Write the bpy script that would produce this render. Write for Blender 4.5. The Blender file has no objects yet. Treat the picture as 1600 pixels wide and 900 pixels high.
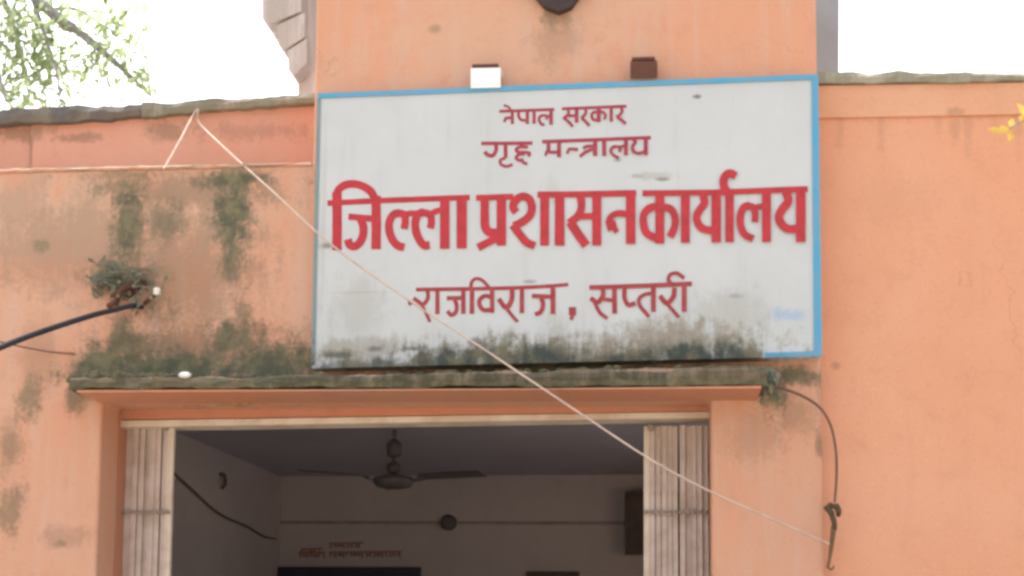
import bpy, bmesh, math, random
from mathutils import Vector, Matrix, noise
R = math.radians
scene = bpy.context.scene
COL = scene.collection

# ------------------------------------------------------------------ camera
F_PX, CX, CY = 2200.0, 800.0, 780.0          # focal length and principal point, in pixels of the 1600 wide photo
YAW, PITCH, ROLL = R(6.4), R(5.7), R(0.45)
CAM = Vector((0.0, -5.70, 1.50))
fwd = Vector((-math.sin(YAW) * math.cos(PITCH), math.cos(YAW) * math.cos(PITCH), math.sin(PITCH)))
rt0 = Vector((math.cos(YAW), math.sin(YAW), 0))
up0 = rt0.cross(fwd)
rt = rt0 * math.cos(ROLL) + up0 * math.sin(ROLL)
up = up0 * math.cos(ROLL) - rt0 * math.sin(ROLL)
cam_data = bpy.data.cameras.new('camera')
cam = bpy.data.objects.new('camera', cam_data)
COL.objects.link(cam)
m = Matrix.Identity(4)
for i in range(3):
    m[i][0], m[i][1], m[i][2], m[i][3] = rt[i], up[i], -fwd[i], CAM[i]
cam.matrix_world = m
cam_data.sensor_width = 36
cam_data.lens = 36 * F_PX / 1600
cam_data.shift_y = (CY - 450) / 1600
cam_data.clip_end = 2000
scene.camera = cam

# ------------------------------------------------------------------ sky, sun, exposure
SUN_EL, SUN_ROT = R(62), R(-25)              # the sun stands high behind the building: the front is in open shade
world = bpy.data.worlds.new('World')
scene.world = world
world.use_nodes = True
wn = world.node_tree
for n in list(wn.nodes):
    wn.nodes.remove(n)
sky = wn.nodes.new('ShaderNodeTexSky')
sky.sky_type = 'NISHITA'
sky.sun_disc = False
sky.sun_elevation, sky.sun_rotation = SUN_EL, SUN_ROT
sky.air_density, sky.dust_density, sky.ozone_density = 1.0, 6.0, 1.0
hsv = wn.nodes.new('ShaderNodeHueSaturation')
hsv.inputs['Saturation'].default_value = 0.4
bg = wn.nodes.new('ShaderNodeBackground')
bg.inputs['Strength'].default_value = 0.15
wo = wn.nodes.new('ShaderNodeOutputWorld')
wn.links.new(sky.outputs[0], hsv.inputs['Color'])
wn.links.new(hsv.outputs[0], bg.inputs[0])
wn.links.new(bg.outputs[0], wo.inputs[0])
sd = bpy.data.lights.new('sun', 'SUN')
sd.energy, sd.angle, sd.color = 2.2, R(4), (1.0, 0.95, 0.88)
sun = bpy.data.objects.new('sun', sd)
COL.objects.link(sun)
sdir = Vector((math.sin(SUN_ROT) * math.cos(SUN_EL), math.cos(SUN_ROT) * math.cos(SUN_EL), math.sin(SUN_EL)))
sun.rotation_euler = sdir.to_track_quat('Z', 'Y').to_euler()
scene.view_settings.view_transform = 'Standard'
scene.view_settings.look = 'None'
scene.view_settings.gamma = 1
scene.view_settings.use_curve_mapping = False
scene.view_settings.exposure = 1.72
scene.render.engine = 'CYCLES'
scene.cycles.filter_width = 3.1              # the photo comes from a soft phone lens
scene.cycles.max_bounces = 10
scene.cycles.diffuse_bounces = 6
scene.cycles.use_denoising = True

# ------------------------------------------------------------------ pixel -> point on a plane
def ray(px, py):
    return (fwd + rt * ((px - CX) / F_PX) - up * ((py - CY) / F_PX))
def at(px, py, Y=0.0):
    d = ray(px, py)
    return CAM + d * ((Y - CAM.y) / d.y)
def at_x(px, py, X):
    d = ray(px, py)
    return CAM + d * ((X - CAM.x) / d.x)

# ------------------------------------------------------------------ materials
def nodes_of(name):
    mt = bpy.data.materials.new(name)
    mt.use_nodes = True
    nt = mt.node_tree
    return mt, nt, nt.nodes['Principled BSDF']
def N(nt, kind, **kw):
    n = nt.nodes.new(kind)
    for k, v in kw.items():
        setattr(n, k, v)
    return n
def L(nt, a, b):
    nt.links.new(a, b)
def fnoise(nt, vec, scale, detail=5, rough=0.6, dist=0.0):
    n = N(nt, 'ShaderNodeTexNoise')
    n.inputs['Scale'].default_value = scale
    n.inputs['Detail'].default_value = detail
    n.inputs['Roughness'].default_value = rough
    n.inputs['Distortion'].default_value = dist
    L(nt, vec, n.inputs['Vector'])
    return n.outputs['Fac']
def mrange(nt, v, a, b, c=0.0, d=1.0, smooth=True):
    n = N(nt, 'ShaderNodeMapRange')
    n.interpolation_type = 'SMOOTHSTEP' if smooth else 'LINEAR'
    n.inputs[1].default_value, n.inputs[2].default_value = a, b
    n.inputs[3].default_value, n.inputs[4].default_value = c, d
    L(nt, v, n.inputs[0])
    return n.outputs[0]
def math_(nt, op, a, b):
    n = N(nt, 'ShaderNodeMath', operation=op)
    for i, v in enumerate((a, b)):
        if isinstance(v, (int, float)):
            n.inputs[i].default_value = v
        else:
            L(nt, v, n.inputs[i])
    return n.outputs[0]
def mixc(nt, fac, a, b, blend='MIX'):
    n = N(nt, 'ShaderNodeMix', data_type='RGBA', blend_type=blend)
    if isinstance(fac, (int, float)):
        n.inputs[0].default_value = fac
    else:
        L(nt, fac, n.inputs[0])
    for i, v in ((6, a), (7, b)):
        if isinstance(v, tuple):
            n.inputs[i].default_value = (*v, 1)
        else:
            L(nt, v, n.inputs[i])
    return n.outputs[2]
def objvec(nt, scale=(1, 1, 1)):
    t = N(nt, 'ShaderNodeTexCoord')
    if scale == (1, 1, 1):
        return t.outputs['Object']
    v = N(nt, 'ShaderNodeVectorMath', operation='MULTIPLY')
    L(nt, t.outputs['Object'], v.inputs[0])
    v.inputs[1].default_value = scale
    return v.outputs[0]
def stain_mask(nt, vec, stains, wob):
    """stains: (x, z, rx, rz, strength) in object space; soft blotches broken up by noise"""
    acc = None
    for (x, z, rx, rz, s) in stains:
        a = N(nt, 'ShaderNodeVectorMath', operation='SUBTRACT')
        L(nt, vec, a.inputs[0]); a.inputs[1].default_value = (x, 0, z)
        b = N(nt, 'ShaderNodeVectorMath', operation='MULTIPLY')
        L(nt, a.outputs[0], b.inputs[0]); b.inputs[1].default_value = (1 / rx, 0, 1 / rz)
        c = N(nt, 'ShaderNodeVectorMath', operation='LENGTH')
        L(nt, b.outputs[0], c.inputs[0])
        d = math_(nt, 'ADD', c.outputs['Value'], wob)
        e = mrange(nt, d, 1.05, 0.25, 0.0, s)
        acc = e if acc is None else math_(nt, 'MAXIMUM', acc, e)
    return acc
def plaster(name, col, col2, stains=(), moss=(), rough=0.9, bump=0.25, mottle=1.0, pale=None, bleach=(), core=()):
    mt, nt, bs = nodes_of(name)
    v = objvec(nt)
    n1 = fnoise(nt, v, 1.3, 6, 0.6, 0.4)
    n2 = fnoise(nt, v, 9.0, 6, 0.65)
    n3 = fnoise(nt, objvec(nt, (7, 7, 0.7)), 1.6, 6, 0.65, 0.3)   # runs down the wall
    c = mixc(nt, mrange(nt, n1, 0.35, 0.68, 0, mottle), col, col2)
    c = mixc(nt, mrange(nt, n2, 0.5, 0.78, 0, 0.35 * mottle), c, tuple(x * 0.72 for x in col))
    if pale:
        c = mixc(nt, mrange(nt, n3, 0.44, 0.7, 0, 0.75), c, pale)
    else:
        c = mixc(nt, mrange(nt, n3, 0.52, 0.75, 0, 0.25 * mottle), c, tuple(x * 0.75 for x in col2))
    wob = math_(nt, 'MULTIPLY', math_(nt, 'SUBTRACT', math_(nt, 'ADD', math_(nt, 'MULTIPLY', n2, 0.65), math_(nt, 'MULTIPLY', fnoise(nt, objvec(nt, (16, 16, 5)), 1.0, 6, 0.7), 0.5)), 0.56), 2.7)
    wob = math_(nt, 'ADD', wob, math_(nt, 'MULTIPLY', math_(nt, 'SUBTRACT', fnoise(nt, v, 48, 4, .75), .5), 1.3))
    g = fnoise(nt, v, 75, 3, .7)
    c = mixc(nt, mrange(nt, g, .56, .74, 0, .32 * mottle), c, tuple(x * .62 for x in col))
    c = mixc(nt, mrange(nt, g, .42, .28, 0, .25 * mottle), c, tuple(min(1, x * 1.25 + .03) for x in col2))
    dv = N(nt, 'ShaderNodeVectorMath', operation='ADD')
    nv = N(nt, 'ShaderNodeTexNoise'); nv.inputs['Scale'].default_value = 3.5; nv.inputs['Detail'].default_value = 6
    L(nt, v, nv.inputs['Vector']); L(nt, v, dv.inputs[0]); L(nt, nv.outputs['Color'], dv.inputs[1])
    vo = N(nt, 'ShaderNodeTexVoronoi', feature='DISTANCE_TO_EDGE'); vo.inputs['Scale'].default_value = .85
    L(nt, dv.outputs[0], vo.inputs['Vector'])
    crack = math_(nt, 'MULTIPLY', mrange(nt, vo.outputs['Distance'], .006, .0015), mrange(nt, fnoise(nt, v, .9, 2), .5, .62))
    c = mixc(nt, math_(nt, 'MULTIPLY', crack, .22), c, tuple(x * .4 for x in col))
    if bleach:
        c = mixc(nt, stain_mask(nt, v, bleach, wob), c, (0.59, 0.41, 0.30))
    if stains:
        c = mixc(nt, stain_mask(nt, v, stains, wob), c, (0.16, 0.115, 0.07))
    if core:
        c = mixc(nt, stain_mask(nt, v, core, math_(nt, 'MULTIPLY', wob, .55)), c, mixc(nt, mrange(nt, n2, .42, .62), (0.10, 0.10, 0.065), (0.20, 0.17, 0.105)))
    if moss:
        dk = mixc(nt, mrange(nt, fnoise(nt, v, 14, 4), 0.4, 0.65), (0.10, 0.105, 0.07), (0.19, 0.18, 0.10))
        c = mixc(nt, stain_mask(nt, v, moss, wob), c, dk)
    L(nt, c, bs.inputs['Base Color'])
    bs.inputs['Roughness'].default_value = rough
    bs.inputs['Specular IOR Level'].default_value = 0.25
    bp = N(nt, 'ShaderNodeBump')
    bp.inputs['Strength'].default_value = bump
    bp.inputs['Distance'].default_value = 0.01
    L(nt, math_(nt, 'ADD', n2, math_(nt, 'MULTIPLY', g, 0.7)), bp.inputs['Height'])
    L(nt, bp.outputs[0], bs.inputs['Normal'])
    return mt
def simple(name, col, rough=0.6, metal=0.0, var=0.25, scale=12, col2=None, bump=0.0, spec=0.4):
    mt, nt, bs = nodes_of(name)
    v = objvec(nt)
    c2 = col2 or tuple(x * (1 - var) for x in col)
    n = fnoise(nt, v, scale, 5, 0.65)
    L(nt, mixc(nt, mrange(nt, n, 0.38, 0.66), col, c2), bs.inputs['Base Color'])
    bs.inputs['Roughness'].default_value = rough
    bs.inputs['Metallic'].default_value = metal
    bs.inputs['Specular IOR Level'].default_value = spec
    if bump:
        bp = N(nt, 'ShaderNodeBump')
        bp.inputs['Strength'].default_value = bump
        bp.inputs['Distance'].default_value = 0.01
        L(nt, n, bp.inputs['Height']); L(nt, bp.outputs[0], bs.inputs['Normal'])
    return mt

def st(px, py, rx, ry, s, Y=0.0):            # a stain seen at photo pixel (px, py) on plane Y
    p = at(px, py, Y)
    k = (Y - CAM.y) / F_PX
    return (p.x, p.z, rx * k, ry * k, s)

ORANGE, ORANGE2 = (0.65, 0.33, 0.205), (0.61, 0.35, 0.24)
FRONT_MOSS = [st(200, 350, 40, 105, .85), st(185, 290, 60, 24, .55), st(365, 340, 42, 105, .9), st(362, 368, 26, 60, .9), st(362, 283, 72, 28, .85), st(395, 278, 50, 16, .8), st(260, 345, 40, 60, .4),
              st(175, 435, 58, 44, .8), st(235, 430, 50, 34, .5), st(300, 584, 230, 50, 1.0), st(170, 575, 80, 50, .9), st(420, 570, 95, 60, .85), st(350, 530, 46, 44, .75), st(190, 530, 60, 56, .65), st(250, 500, 40, 60, .35), st(380, 500, 22, 70, .5), st(465, 572, 50, 26, .7),
              st(45, 620, 30, 56, .6), st(15, 800, 34, 60, .6), st(66, 384, 18, 14, .6), st(1210, 610, 28, 56, .9), st(1245, 588, 60, 24, .75), st(118, 625, 30, 36, .7), st(190, 275, 100, 13, .5), st(868, 32, 34, 30, .5), st(1245, 650, 40, 50, .35), st(20, 700, 30, 40, .4), st(95, 850, 14, 9, .5)]
FRONT_STAIN = [st(120, 380, 280, 130, .4), st(290, 420, 200, 190, .5), st(300, 300, 230, 60, .55), st(30, 330, 90, 90, .3), st(60, 560, 50, 120, .3), st(310, 540, 260, 60, .6), st(15, 700, 40, 80, .3),
               st(680, 45, 14, 10, .4), st(868, 60, 60, 60, .3), st(1282, 610, 12, 50, .3), st(1281, 695, 9, 26, .6), st(100, 840, 60, 26, .3), st(120, 430, 16, 22, .5), st(1180, 680, 60, 60, .25)]
M_front = plaster('orange_plaster_stained', ORANGE, ORANGE2, FRONT_STAIN, FRONT_MOSS, pale=(0.60, 0.39, 0.29), core=[st(250, 578, 200, 50, 1), st(420, 574, 120, 46, 1), st(150, 574, 66, 46, 1), st(365, 335, 36, 95, .75), st(362, 385, 26, 66, .75), st(203, 360, 36, 100, .7), st(172, 438, 56, 40, .65), st(270, 345, 50, 40, .35), st(345, 282, 70, 18, .7), st(190, 535, 44, 40, .6), st(370, 525, 60, 34, .6), st(850, 580, 430, 22, 1), st(1240, 585, 50, 22, .7)], bleach=[st(80, 340, 260, 120, .8), st(320, 320, 190, 110, .7), st(60, 480, 120, 90, .4), st(800, 60, 300, 120, .45), st(470, 480, 60, 120, .3)])
M_wall = plaster('orange_plaster', (0.69, 0.345, 0.21), (0.71, 0.38, 0.245), [st(1500, 190, 12, 26, .2), st(1310, 565, 9, 9, .35), st(1420, 300, 120, 60, .06)] + [st(x_, 150 + 40 * h_, 7 + 4 * h_, 40 + 50 * h_, .10 + .08 * h_, .09) for x_, h_ in ((1312, .6), (1338, .2), (1377, .9), (1420, .3), (1466, .5), (1512, .9), (1552, .4), (1590, .7))], bump=0.2, mottle=0.8)
M_band = plaster('orange_plaster_band', (0.68, 0.36, 0.22), (0.69, 0.41, 0.27), [st(1500, 163, 18, 10, .3)], bump=0.2)
M_parapet = plaster('pinkish_plaster', (0.64, 0.32, 0.225), (0.62, 0.355, 0.26), [st(120, 215, 60, 12, .5, .35), st(48, 225, 5, 60, .6, .35), st(260, 205, 60, 26, .5, .35), st(400, 205, 110, 24, .3, .35), st(30, 205, 80, 22, .5, .35)], mottle=.8)
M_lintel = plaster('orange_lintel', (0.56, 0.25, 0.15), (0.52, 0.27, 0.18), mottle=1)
M_coping = plaster('mossy_concrete_with_glare', (0.30, 0.29, 0.22), (0.20, 0.20, 0.15), bump=.8, pale=(0.45, 0.44, 0.37))  # mossy concrete; pale tone lightened for sky glare on the parapet coping
M_copdark = plaster('blackened_concrete', (0.12, 0.12, 0.125), (0.17, 0.155, 0.125), bump=.8, pale=(0.23, 0.22, 0.17))
M_slab = plaster('weathered_slab', (0.17, 0.135, 0.09), (0.075, 0.07, 0.045), bump=1.0, mottle=1.4, pale=(0.27, 0.21, 0.14), bleach=[st(x_, 590.5 - (x_ - 108) * .014, 70, 4, .3 + .15 * math.sin(x_ * 3), -.29) for x_ in range(130, 1200, 110)], moss=[st(x_, 603 - (x_ - 108) * .006, 80 + 30 * math.sin(x_), 7, .9, -.29) for x_ in range(120, 1200, 95)] + [st(330, 598, 60, 10, .9, -.29)])  # fascia paler along its top lip, darker along its bottom edge
M_grey = plaster('grey_render', (0.54, 0.49, 0.47), (0.43, 0.41, 0.37), bump=.6, mottle=1.2, pale=(0.68, 0.64, 0.61))
M_bluegrey = plaster('blue_grey_render', (0.28, 0.33, 0.365), (0.22, 0.25, 0.25), mottle=.8)
M_inside = plaster('grey_distemper', (0.49, 0.46, 0.46), (0.42, 0.385, 0.395), mottle=.7, bump=.1)
M_ceil = plaster('dusty_ceiling', (0.46, 0.46, 0.53), (0.40, 0.39, 0.45), mottle=.6, bump=.1)
M_floor = simple('cement_floor', (0.20, 0.18, 0.16), .8)
M_ground = simple('dusty_ground', (0.32, 0.26, 0.20), .95, scale=1.5, bump=.4)
M_red = simple('red_sign_paint', (0.49, 0.033, 0.045), .6, scale=22, col2=(0.38, 0.03, 0.036))
M_maroon = simple('faded_red_sign_paint', (0.31, 0.032, 0.058), .7, scale=60, col2=(0.37, 0.07, 0.09))
M_maroon2 = simple('dull_red_sign_paint', (0.32, 0.035, 0.045), .7, scale=30, col2=(0.37, 0.065, 0.07))
M_blue = simple('blue_paint', (0.075, 0.29, 0.45), .6, scale=9, col2=(0.14, 0.35, 0.46))
M_white = simple('shiny_white_metal', (0.9, 0.9, 0.9), .25, var=.05)
M_rust = simple('brown_metal', (0.13, 0.055, 0.035), .8, scale=30)
M_dark = simple('dark_brown_paint', (0.055, 0.035, 0.032), .6)
M_gate = simple('white_gate_paint', (0.66, 0.57, 0.51), .55, scale=6, col2=(0.52, 0.42, 0.35))
M_gatec = simple('cream_gate_paint', (0.74, 0.68, 0.58), .5, scale=6, col2=(0.60, 0.50, 0.39))
M_gated = simple('grimy_gate_steel', (0.33, 0.28, 0.24), .7)
M_fan = simple('dark_fan_enamel', (0.11, 0.10, 0.105), .55)
M_conduit = simple('painted_conduit', (0.34, 0.31, 0.32), .6)
M_iwire = simple('dusty_wire', (0.13, 0.11, 0.10), .7)
M_board = simple('navy_board', (0.03, 0.032, 0.06), .5)
M_wood = simple('dark_wood', (0.085, 0.06, 0.05), .5)
M_redink = simple('wall_red_ink', (0.30, 0.15, 0.13), .8, scale=50)
M_cable = simple('black_cable', (0.045, 0.046, 0.052), .9, spec=.15)
M_brownwire = simple('brown_wire', (0.16, 0.085, 0.06), .7)
M_wire = simple('grey_brown_wire', (0.17, 0.095, 0.065), .7)
M_rope = simple('pale_rope', (0.62, 0.49, 0.39), .8, scale=14, col2=(0.46, 0.38, 0.32))
M_porc = simple('white_porcelain', (0.8, 0.78, 0.7), .2, var=.05)
M_moss = simple('moss', (0.075, 0.078, 0.035), .95, scale=20, col2=(0.15, 0.13, 0.075), bump=1)
M_rag = simple('white_plastic', (0.85, 0.85, 0.85), .4, var=.05)
M_bark = simple('bark', (0.33, 0.31, 0.31), .9, scale=20, bump=1)
def leafmat(name, c1, c2, trans):
    mt, nt, bs = nodes_of(name)
    oi = N(nt, 'ShaderNodeNewGeometry')
    c = mixc(nt, oi.outputs['Random Per Island'], c1, c2)
    L(nt, c, bs.inputs['Base Color'])
    bs.inputs['Roughness'].default_value = .5
    tr = N(nt, 'ShaderNodeBsdfTranslucent')
    L(nt, c, tr.inputs[0])
    mx = N(nt, 'ShaderNodeMixShader')
    mx.inputs[0].default_value = trans
    L(nt, bs.outputs[0], mx.inputs[1]); L(nt, tr.outputs[0], mx.inputs[2])
    L(nt, mx.outputs[0], nt.nodes['Material Output'].inputs[0])
    return mt
M_leaf = leafmat('tree_leaf', (0.27, 0.34, 0.18), (0.40, 0.47, 0.26), .68)
M_yleaf = leafmat('yellow_leaf', (0.62, 0.42, 0.06), (0.75, 0.55, 0.12), .3)
M_cleaf = leafmat('creeper_leaf', (0.13, 0.165, 0.105), (0.24, 0.22, 0.15), .3)

# ------------------------------------------------------------------ object helpers
def tag(o, label, cat=None, group=None, kind=None):
    if label: o['label'] = label
    if cat: o['category'] = cat
    if group: o['group'] = group
    if kind: o['kind'] = kind
    return o
def thing(name, label, cat, loc=(0, 0, 0), group=None):
    o = bpy.data.objects.new(name, None)
    COL.objects.link(o)
    o.location = loc
    o.empty_display_size = .1
    return tag(o, label, cat, group)
def origin(o):
    v = Vector((0, 0, 0))
    while o is not None:
        v += Vector(o.location); o = o.parent
    return v
def obj(name, bm, mat, parent=None, loc=None, smooth=False, bevel=0.0):
    """bm holds world coordinates; the mesh is stored round its own origin"""
    base = origin(parent) if parent else Vector((0, 0, 0))
    lc = Vector(loc) if loc is not None else base
    bmesh.ops.translate(bm, verts=bm.verts, vec=-lc)
    bmesh.ops.recalc_face_normals(bm, faces=bm.faces)
    me = bpy.data.meshes.new(name)
    bm.to_mesh(me); bm.free()
    me.materials.append(mat)
    if smooth:
        for p in me.polygons: p.use_smooth = True
    o = bpy.data.objects.new(name, me)
    COL.objects.link(o)
    if parent: o.parent = parent
    o.location = lc - base
    if bevel:
        b = o.modifiers.new('edges', 'BEVEL'); b.width = bevel; b.segments = 2; b.limit_method = 'ANGLE'; b.angle_limit = R(40)
    return o
def prism(bm, pts, y0, y1):
    """pts: outline as world (x, z); extruded from y0 to y1"""
    a = [bm.verts.new((p[0], y0, p[1])) for p in pts]
    b = [bm.verts.new((p[0], y1, p[1])) for p in pts]
    bm.faces.new(a); bm.faces.new(b[::-1])
    n = len(pts)
    for i in range(n):
        bm.faces.new((a[i], b[i], b[(i + 1) % n], a[(i + 1) % n]))
def pxp(pts, Y):                              # photo outline -> (x, z) on plane Y
    return [(q.x, q.z) for q in (at(x, y, Y) for x, y in pts)]
def box(bm, x0, x1, y0, y1, z0, z1):
    prism(bm, [(x0, z0), (x1, z0), (x1, z1), (x0, z1)], y0, y1)
def smooth_path(pts, k=5):
    pts = [Vector(p) for p in pts]
    if len(pts) < 3: return pts
    out = []
    P = [pts[0] * 2 - pts[1]] + pts + [pts[-1] * 2 - pts[-2]]
    for i in range(1, len(P) - 2):
        a, b, c, d = P[i - 1:i + 3]
        for j in range(k):
            t = j / k
            out.append(.5 * ((2 * b) + (c - a) * t + (2 * a - 5 * b + 4 * c - d) * t * t + (3 * b - a - 3 * c + d) * t ** 3))
    out.append(pts[-1])
    return out
def tube(bm, pts, r0, r1=None, seg=8, k=5, wob=0.0):
    pts = smooth_path(pts, k)
    r1 = r0 if r1 is None else r1
    rings = []
    prev = None
    for i, p in enumerate(pts):
        d = (pts[min(i + 1, len(pts) - 1)] - pts[max(i - 1, 0)]).normalized()
        ref = prev if prev is not None else (Vector((0, 0, 1)) if abs(d.z) < .9 else Vector((1, 0, 0)))
        u = d.cross(ref).normalized(); v = u.cross(d).normalized()
        prev = v
        r = r0 + (r1 - r0) * i / max(1, len(pts) - 1)
        if wob: r *= 1 + wob * (noise.noise(p * 23) )
        rings.append([bm.verts.new(p + (u * math.cos(2 * math.pi * s / seg) + v * math.sin(2 * math.pi * s / seg)) * r) for s in range(seg)])
    for a, b in zip(rings, rings[1:]):
        for s in range(seg):
            bm.faces.new((a[s], a[(s + 1) % seg], b[(s + 1) % seg], b[s]))
    bm.faces.new(rings[0][::-1]); bm.faces.new(rings[-1])
def lathe(bm, c, prof, seg=24, axis='z'):
    c = Vector(c); rings = []
    for (r, h) in prof:
        ring = []
        for s in range(seg):
            a = 2 * math.pi * s / seg
            q = Vector((r * math.cos(a), r * math.sin(a), h)) if axis == 'z' else Vector((r * math.cos(a), h, r * math.sin(a)))
            ring.append(bm.verts.new(c + q))
        rings.append(ring)
    for a, b in zip(rings, rings[1:]):
        for s in range(seg):
            bm.faces.new((a[s], a[(s + 1) % seg], b[(s + 1) % seg], b[s]))
    bm.faces.new(rings[0][::-1]); bm.faces.new(rings[-1])
def rough_bar(bm, x0, x1, y0, y1, top, bot, step=.03, amp=.008, seed=0):
    """a weathered slab between x0 and x1; top(x), bot(x) give z; the edges are eroded"""
    n = max(2, int((x1 - x0) / step))
    rings = []
    for i in range(n + 1):
        x = x0 + (x1 - x0) * i / n
        def j(k): return amp * (noise.noise(Vector((x * 9, k * 7.3, seed))) + .6 * noise.noise(Vector((x * 31, k * 5.1, seed + 9))))
        zt, zb = top(x), bot(x)
        zm = (zt + zb) / 2
        ring = [(y0 + j(1) + amp, zb + j(2)), (y0 + j(3), zm + j(4)), (y0 + j(5) + amp, zt + j(6)), (y1, zt + j(7)), (y1, zb + j(8) * .3)]
        rings.append([bm.verts.new((x, y, z)) for y, z in ring])
    for a, b in zip(rings, rings[1:]):
        for s in range(5):
            bm.faces.new((a[s], a[(s + 1) % 5], b[(s + 1) % 5], b[s]))
    bm.faces.new(rings[0][::-1]); bm.faces.new(rings[-1])
def lerp_z(pts, Y):
    q = [at(x, y, Y) for x, y in pts]
    def f(x):
        if x <= q[0].x:
            a, b = q[0], q[1]
        else:
            for a, b in zip(q, q[1:]):
                if x <= b.x: break
        return a.z + (b.z - a.z) * (x - a.x) / (b.x - a.x)
    return f
def leaf(bm, p, d, n, ln, w):
    d = d.normalized(); s = d.cross(n).normalized(); nn = s.cross(d)
    a = bm.verts.new(p); b = bm.verts.new(p + d * ln * .45 + s * w + nn * w * .3); c = bm.verts.new(p + d * ln - nn * ln * .12); e = bm.verts.new(p + d * ln * .45 - s * w + nn * w * .3)
    f = bm.verts.new(p + d * ln * .5)
    bm.faces.new((a, b, f)); bm.faces.new((b, c, f)); bm.faces.new((a, f, e)); bm.faces.new((f, c, e))

# ------------------------------------------------------------------ ground
bm = bmesh.new()
S = 400
bm.faces.new([bm.verts.new(v) for v in ((-S, -S, 0), (S, -S, 0), (S, S, 0), (-S, S, 0))])
tag(obj('ground', bm, M_ground), None, None, None, 'structure')

# ------------------------------------------------------------------ the office building
bld = thing('office_building', 'orange plastered office gatehouse with a wide doorway and moss stained walls', 'building')
XL, XR, XEND = at(-420, 600).x, at(1284, 640).x, at(2300, 600).x
def X(px, py=640, Y=0): return at(px, py, Y).x
ledge_l, ledge_r = at(0, 268), at(490, 257)
slope = (ledge_r.z - ledge_l.z) / (ledge_r.x - ledge_l.x)
pyl = X(490, 200)
oL, oR = X(155, 760), X(1111, 760)
oTl, oTr = at(155, 629).z, at(1111, 621).z
HT = 5.3
bm = bmesh.new()
prism(bm, [(XL, 0), (oL, 0), (oL, oTl), (oR, oTr), (oR, 0), (XR, 0), (XR, HT), (pyl, HT), (pyl, ledge_r.z), (XL, ledge_l.z + slope * (XL - ledge_l.x))], 0.0, 0.20)
obj('facade_wall', bm, M_front, bld, bevel=.012)
# pale lip along the ledge on the left
bm = bmesh.new()
rough_bar(bm, XL, pyl - .004, -.012, .10, lerp_z([(0, 264), (490, 253)], -.01), lerp_z([(0, 269), (490, 258)], -.01), amp=.006, seed=3)
obj('ledge_lip', bm, simple('pale_lip', (0.60, 0.37, 0.27), .9, scale=7, col2=(0.36, 0.28, 0.19)), bld)
# set-back parapet on the left, with an expansion joint and a blackened coping
YP = .35
bm = bmesh.new()
jx = X(47, 230, YP)
ptop = lerp_z([(-300, 205), (0, 192), (180, 184), (490, 166)], YP)
prism(bm, [(jx, 2.6), (pyl + .1, 2.6), (pyl + .1, ptop(pyl + .1)), (jx, ptop(jx))], YP, YP + .2)
prism(bm, [(XL, 2.6), (jx - .006, 2.6), (jx - .006, ptop(jx)), (XL, ptop(XL))], YP + .018, YP + .2)
par = obj('parapet', bm, M_parapet, bld)
bm = bmesh.new()
rough_bar(bm, XL, X(225, 180, YP), YP - .05, YP + .22, lerp_z([(-300, 186), (0, 176), (150, 170), (225, 167)], YP), lerp_z([(-300, 209), (0, 199), (150, 191), (225, 187)], YP), amp=.012, seed=1)
obj('coping', bm, M_copdark, par)
bm = bmesh.new()
rough_bar(bm, X(226, 180, YP), pyl + .1, YP - .05, YP + .22, lerp_z([(226, 167), (490, 153)], YP), lerp_z([(226, 187), (490, 164)], YP), amp=.010, seed=2)
obj('coping', bm, M_coping, par)
# wall on the right, a little set back, with a plaster band and a thin mossy coping
YW = .09
wtop = lerp_z([(1284, 134), (1600, 129), (2300, 118)], YW)
bm = bmesh.new()
x0 = XR - .12
prism(bm, [(x0, 0), (XEND, 0), (XEND, wtop(XEND)), (x0, wtop(x0))], YW, YW + .12)
wall = obj('wall', bm, M_wall, bld)
bm = bmesh.new()
bb = lerp_z([(1284, 186), (1600, 180), (2300, 168)], YW)
prism(bm, [(XR + .002, bb(XR)), (XEND, bb(XEND)), (XEND, wtop(XEND) - .002), (XR + .002, wtop(XR) - .002)], YW - .012, YW - .001)
obj('plaster_band', bm, M_band, wall, bevel=.005)
bm = bmesh.new()
rough_bar(bm, XR + .003, XEND, YW - .035, YW + .14, lerp_z([(1284, 117), (1600, 118), (2300, 107)], YW), lerp_z([(1284, 134), (1600, 130), (2300, 119)], YW), amp=.008, seed=5)
obj('coping', bm, M_coping, wall)

# canopy slab over the doorway
YS = -.29
bm = bmesh.new()
sx0, sx1 = at(108, 595, YS).x, at(1198, 588, YS).x
rough_bar(bm, sx0, sx1, YS, .004, lerp_z([(108, 590), (500, 586), (860, 578), (1198, 571)], YS), lerp_z([(108, 606), (500, 605), (860, 603), (1198, 599)], YS), amp=.010, seed=7)
slab = obj('canopy_slab', bm, M_slab, bld)
bm = bmesh.new()
zb = lerp_z([(108, 608), (500, 607), (860, 605), (1198, 601)], YS)
n = 60
prism(bm, [(sx0 + .03 + (sx1 - sx0 - .05) * i / n, zb(sx0 + (sx1 - sx0) * i / n) - .002) for i in range(n + 1)] + [(sx1 - .02, zb(sx1) - .012), (sx0 + .03, zb(sx0) - .012)], YS + .012, -.001)
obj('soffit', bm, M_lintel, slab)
# beam and pale track of the sliding gate inside the opening
bm = bmesh.new()
tl, tr = at(150, 656, .205), at(1125, 642, .205)
prism(bm, [(tl.x, tl.z), (tr.x, tr.z), (tr.x, tr.z + .3), (tl.x, tl.z + .3)], .202, .36)
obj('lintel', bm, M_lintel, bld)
bm = bmesh.new()
a, b = at(186, 657, .212), at(1112, 643, .212)
prism(bm, [(a.x, a.z - .030), (b.x, b.z - .026), (b.x, b.z), (a.x, a.z)], .21, .345)
obj('gate_track', bm, M_gatec, bld, bevel=.004)

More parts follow.
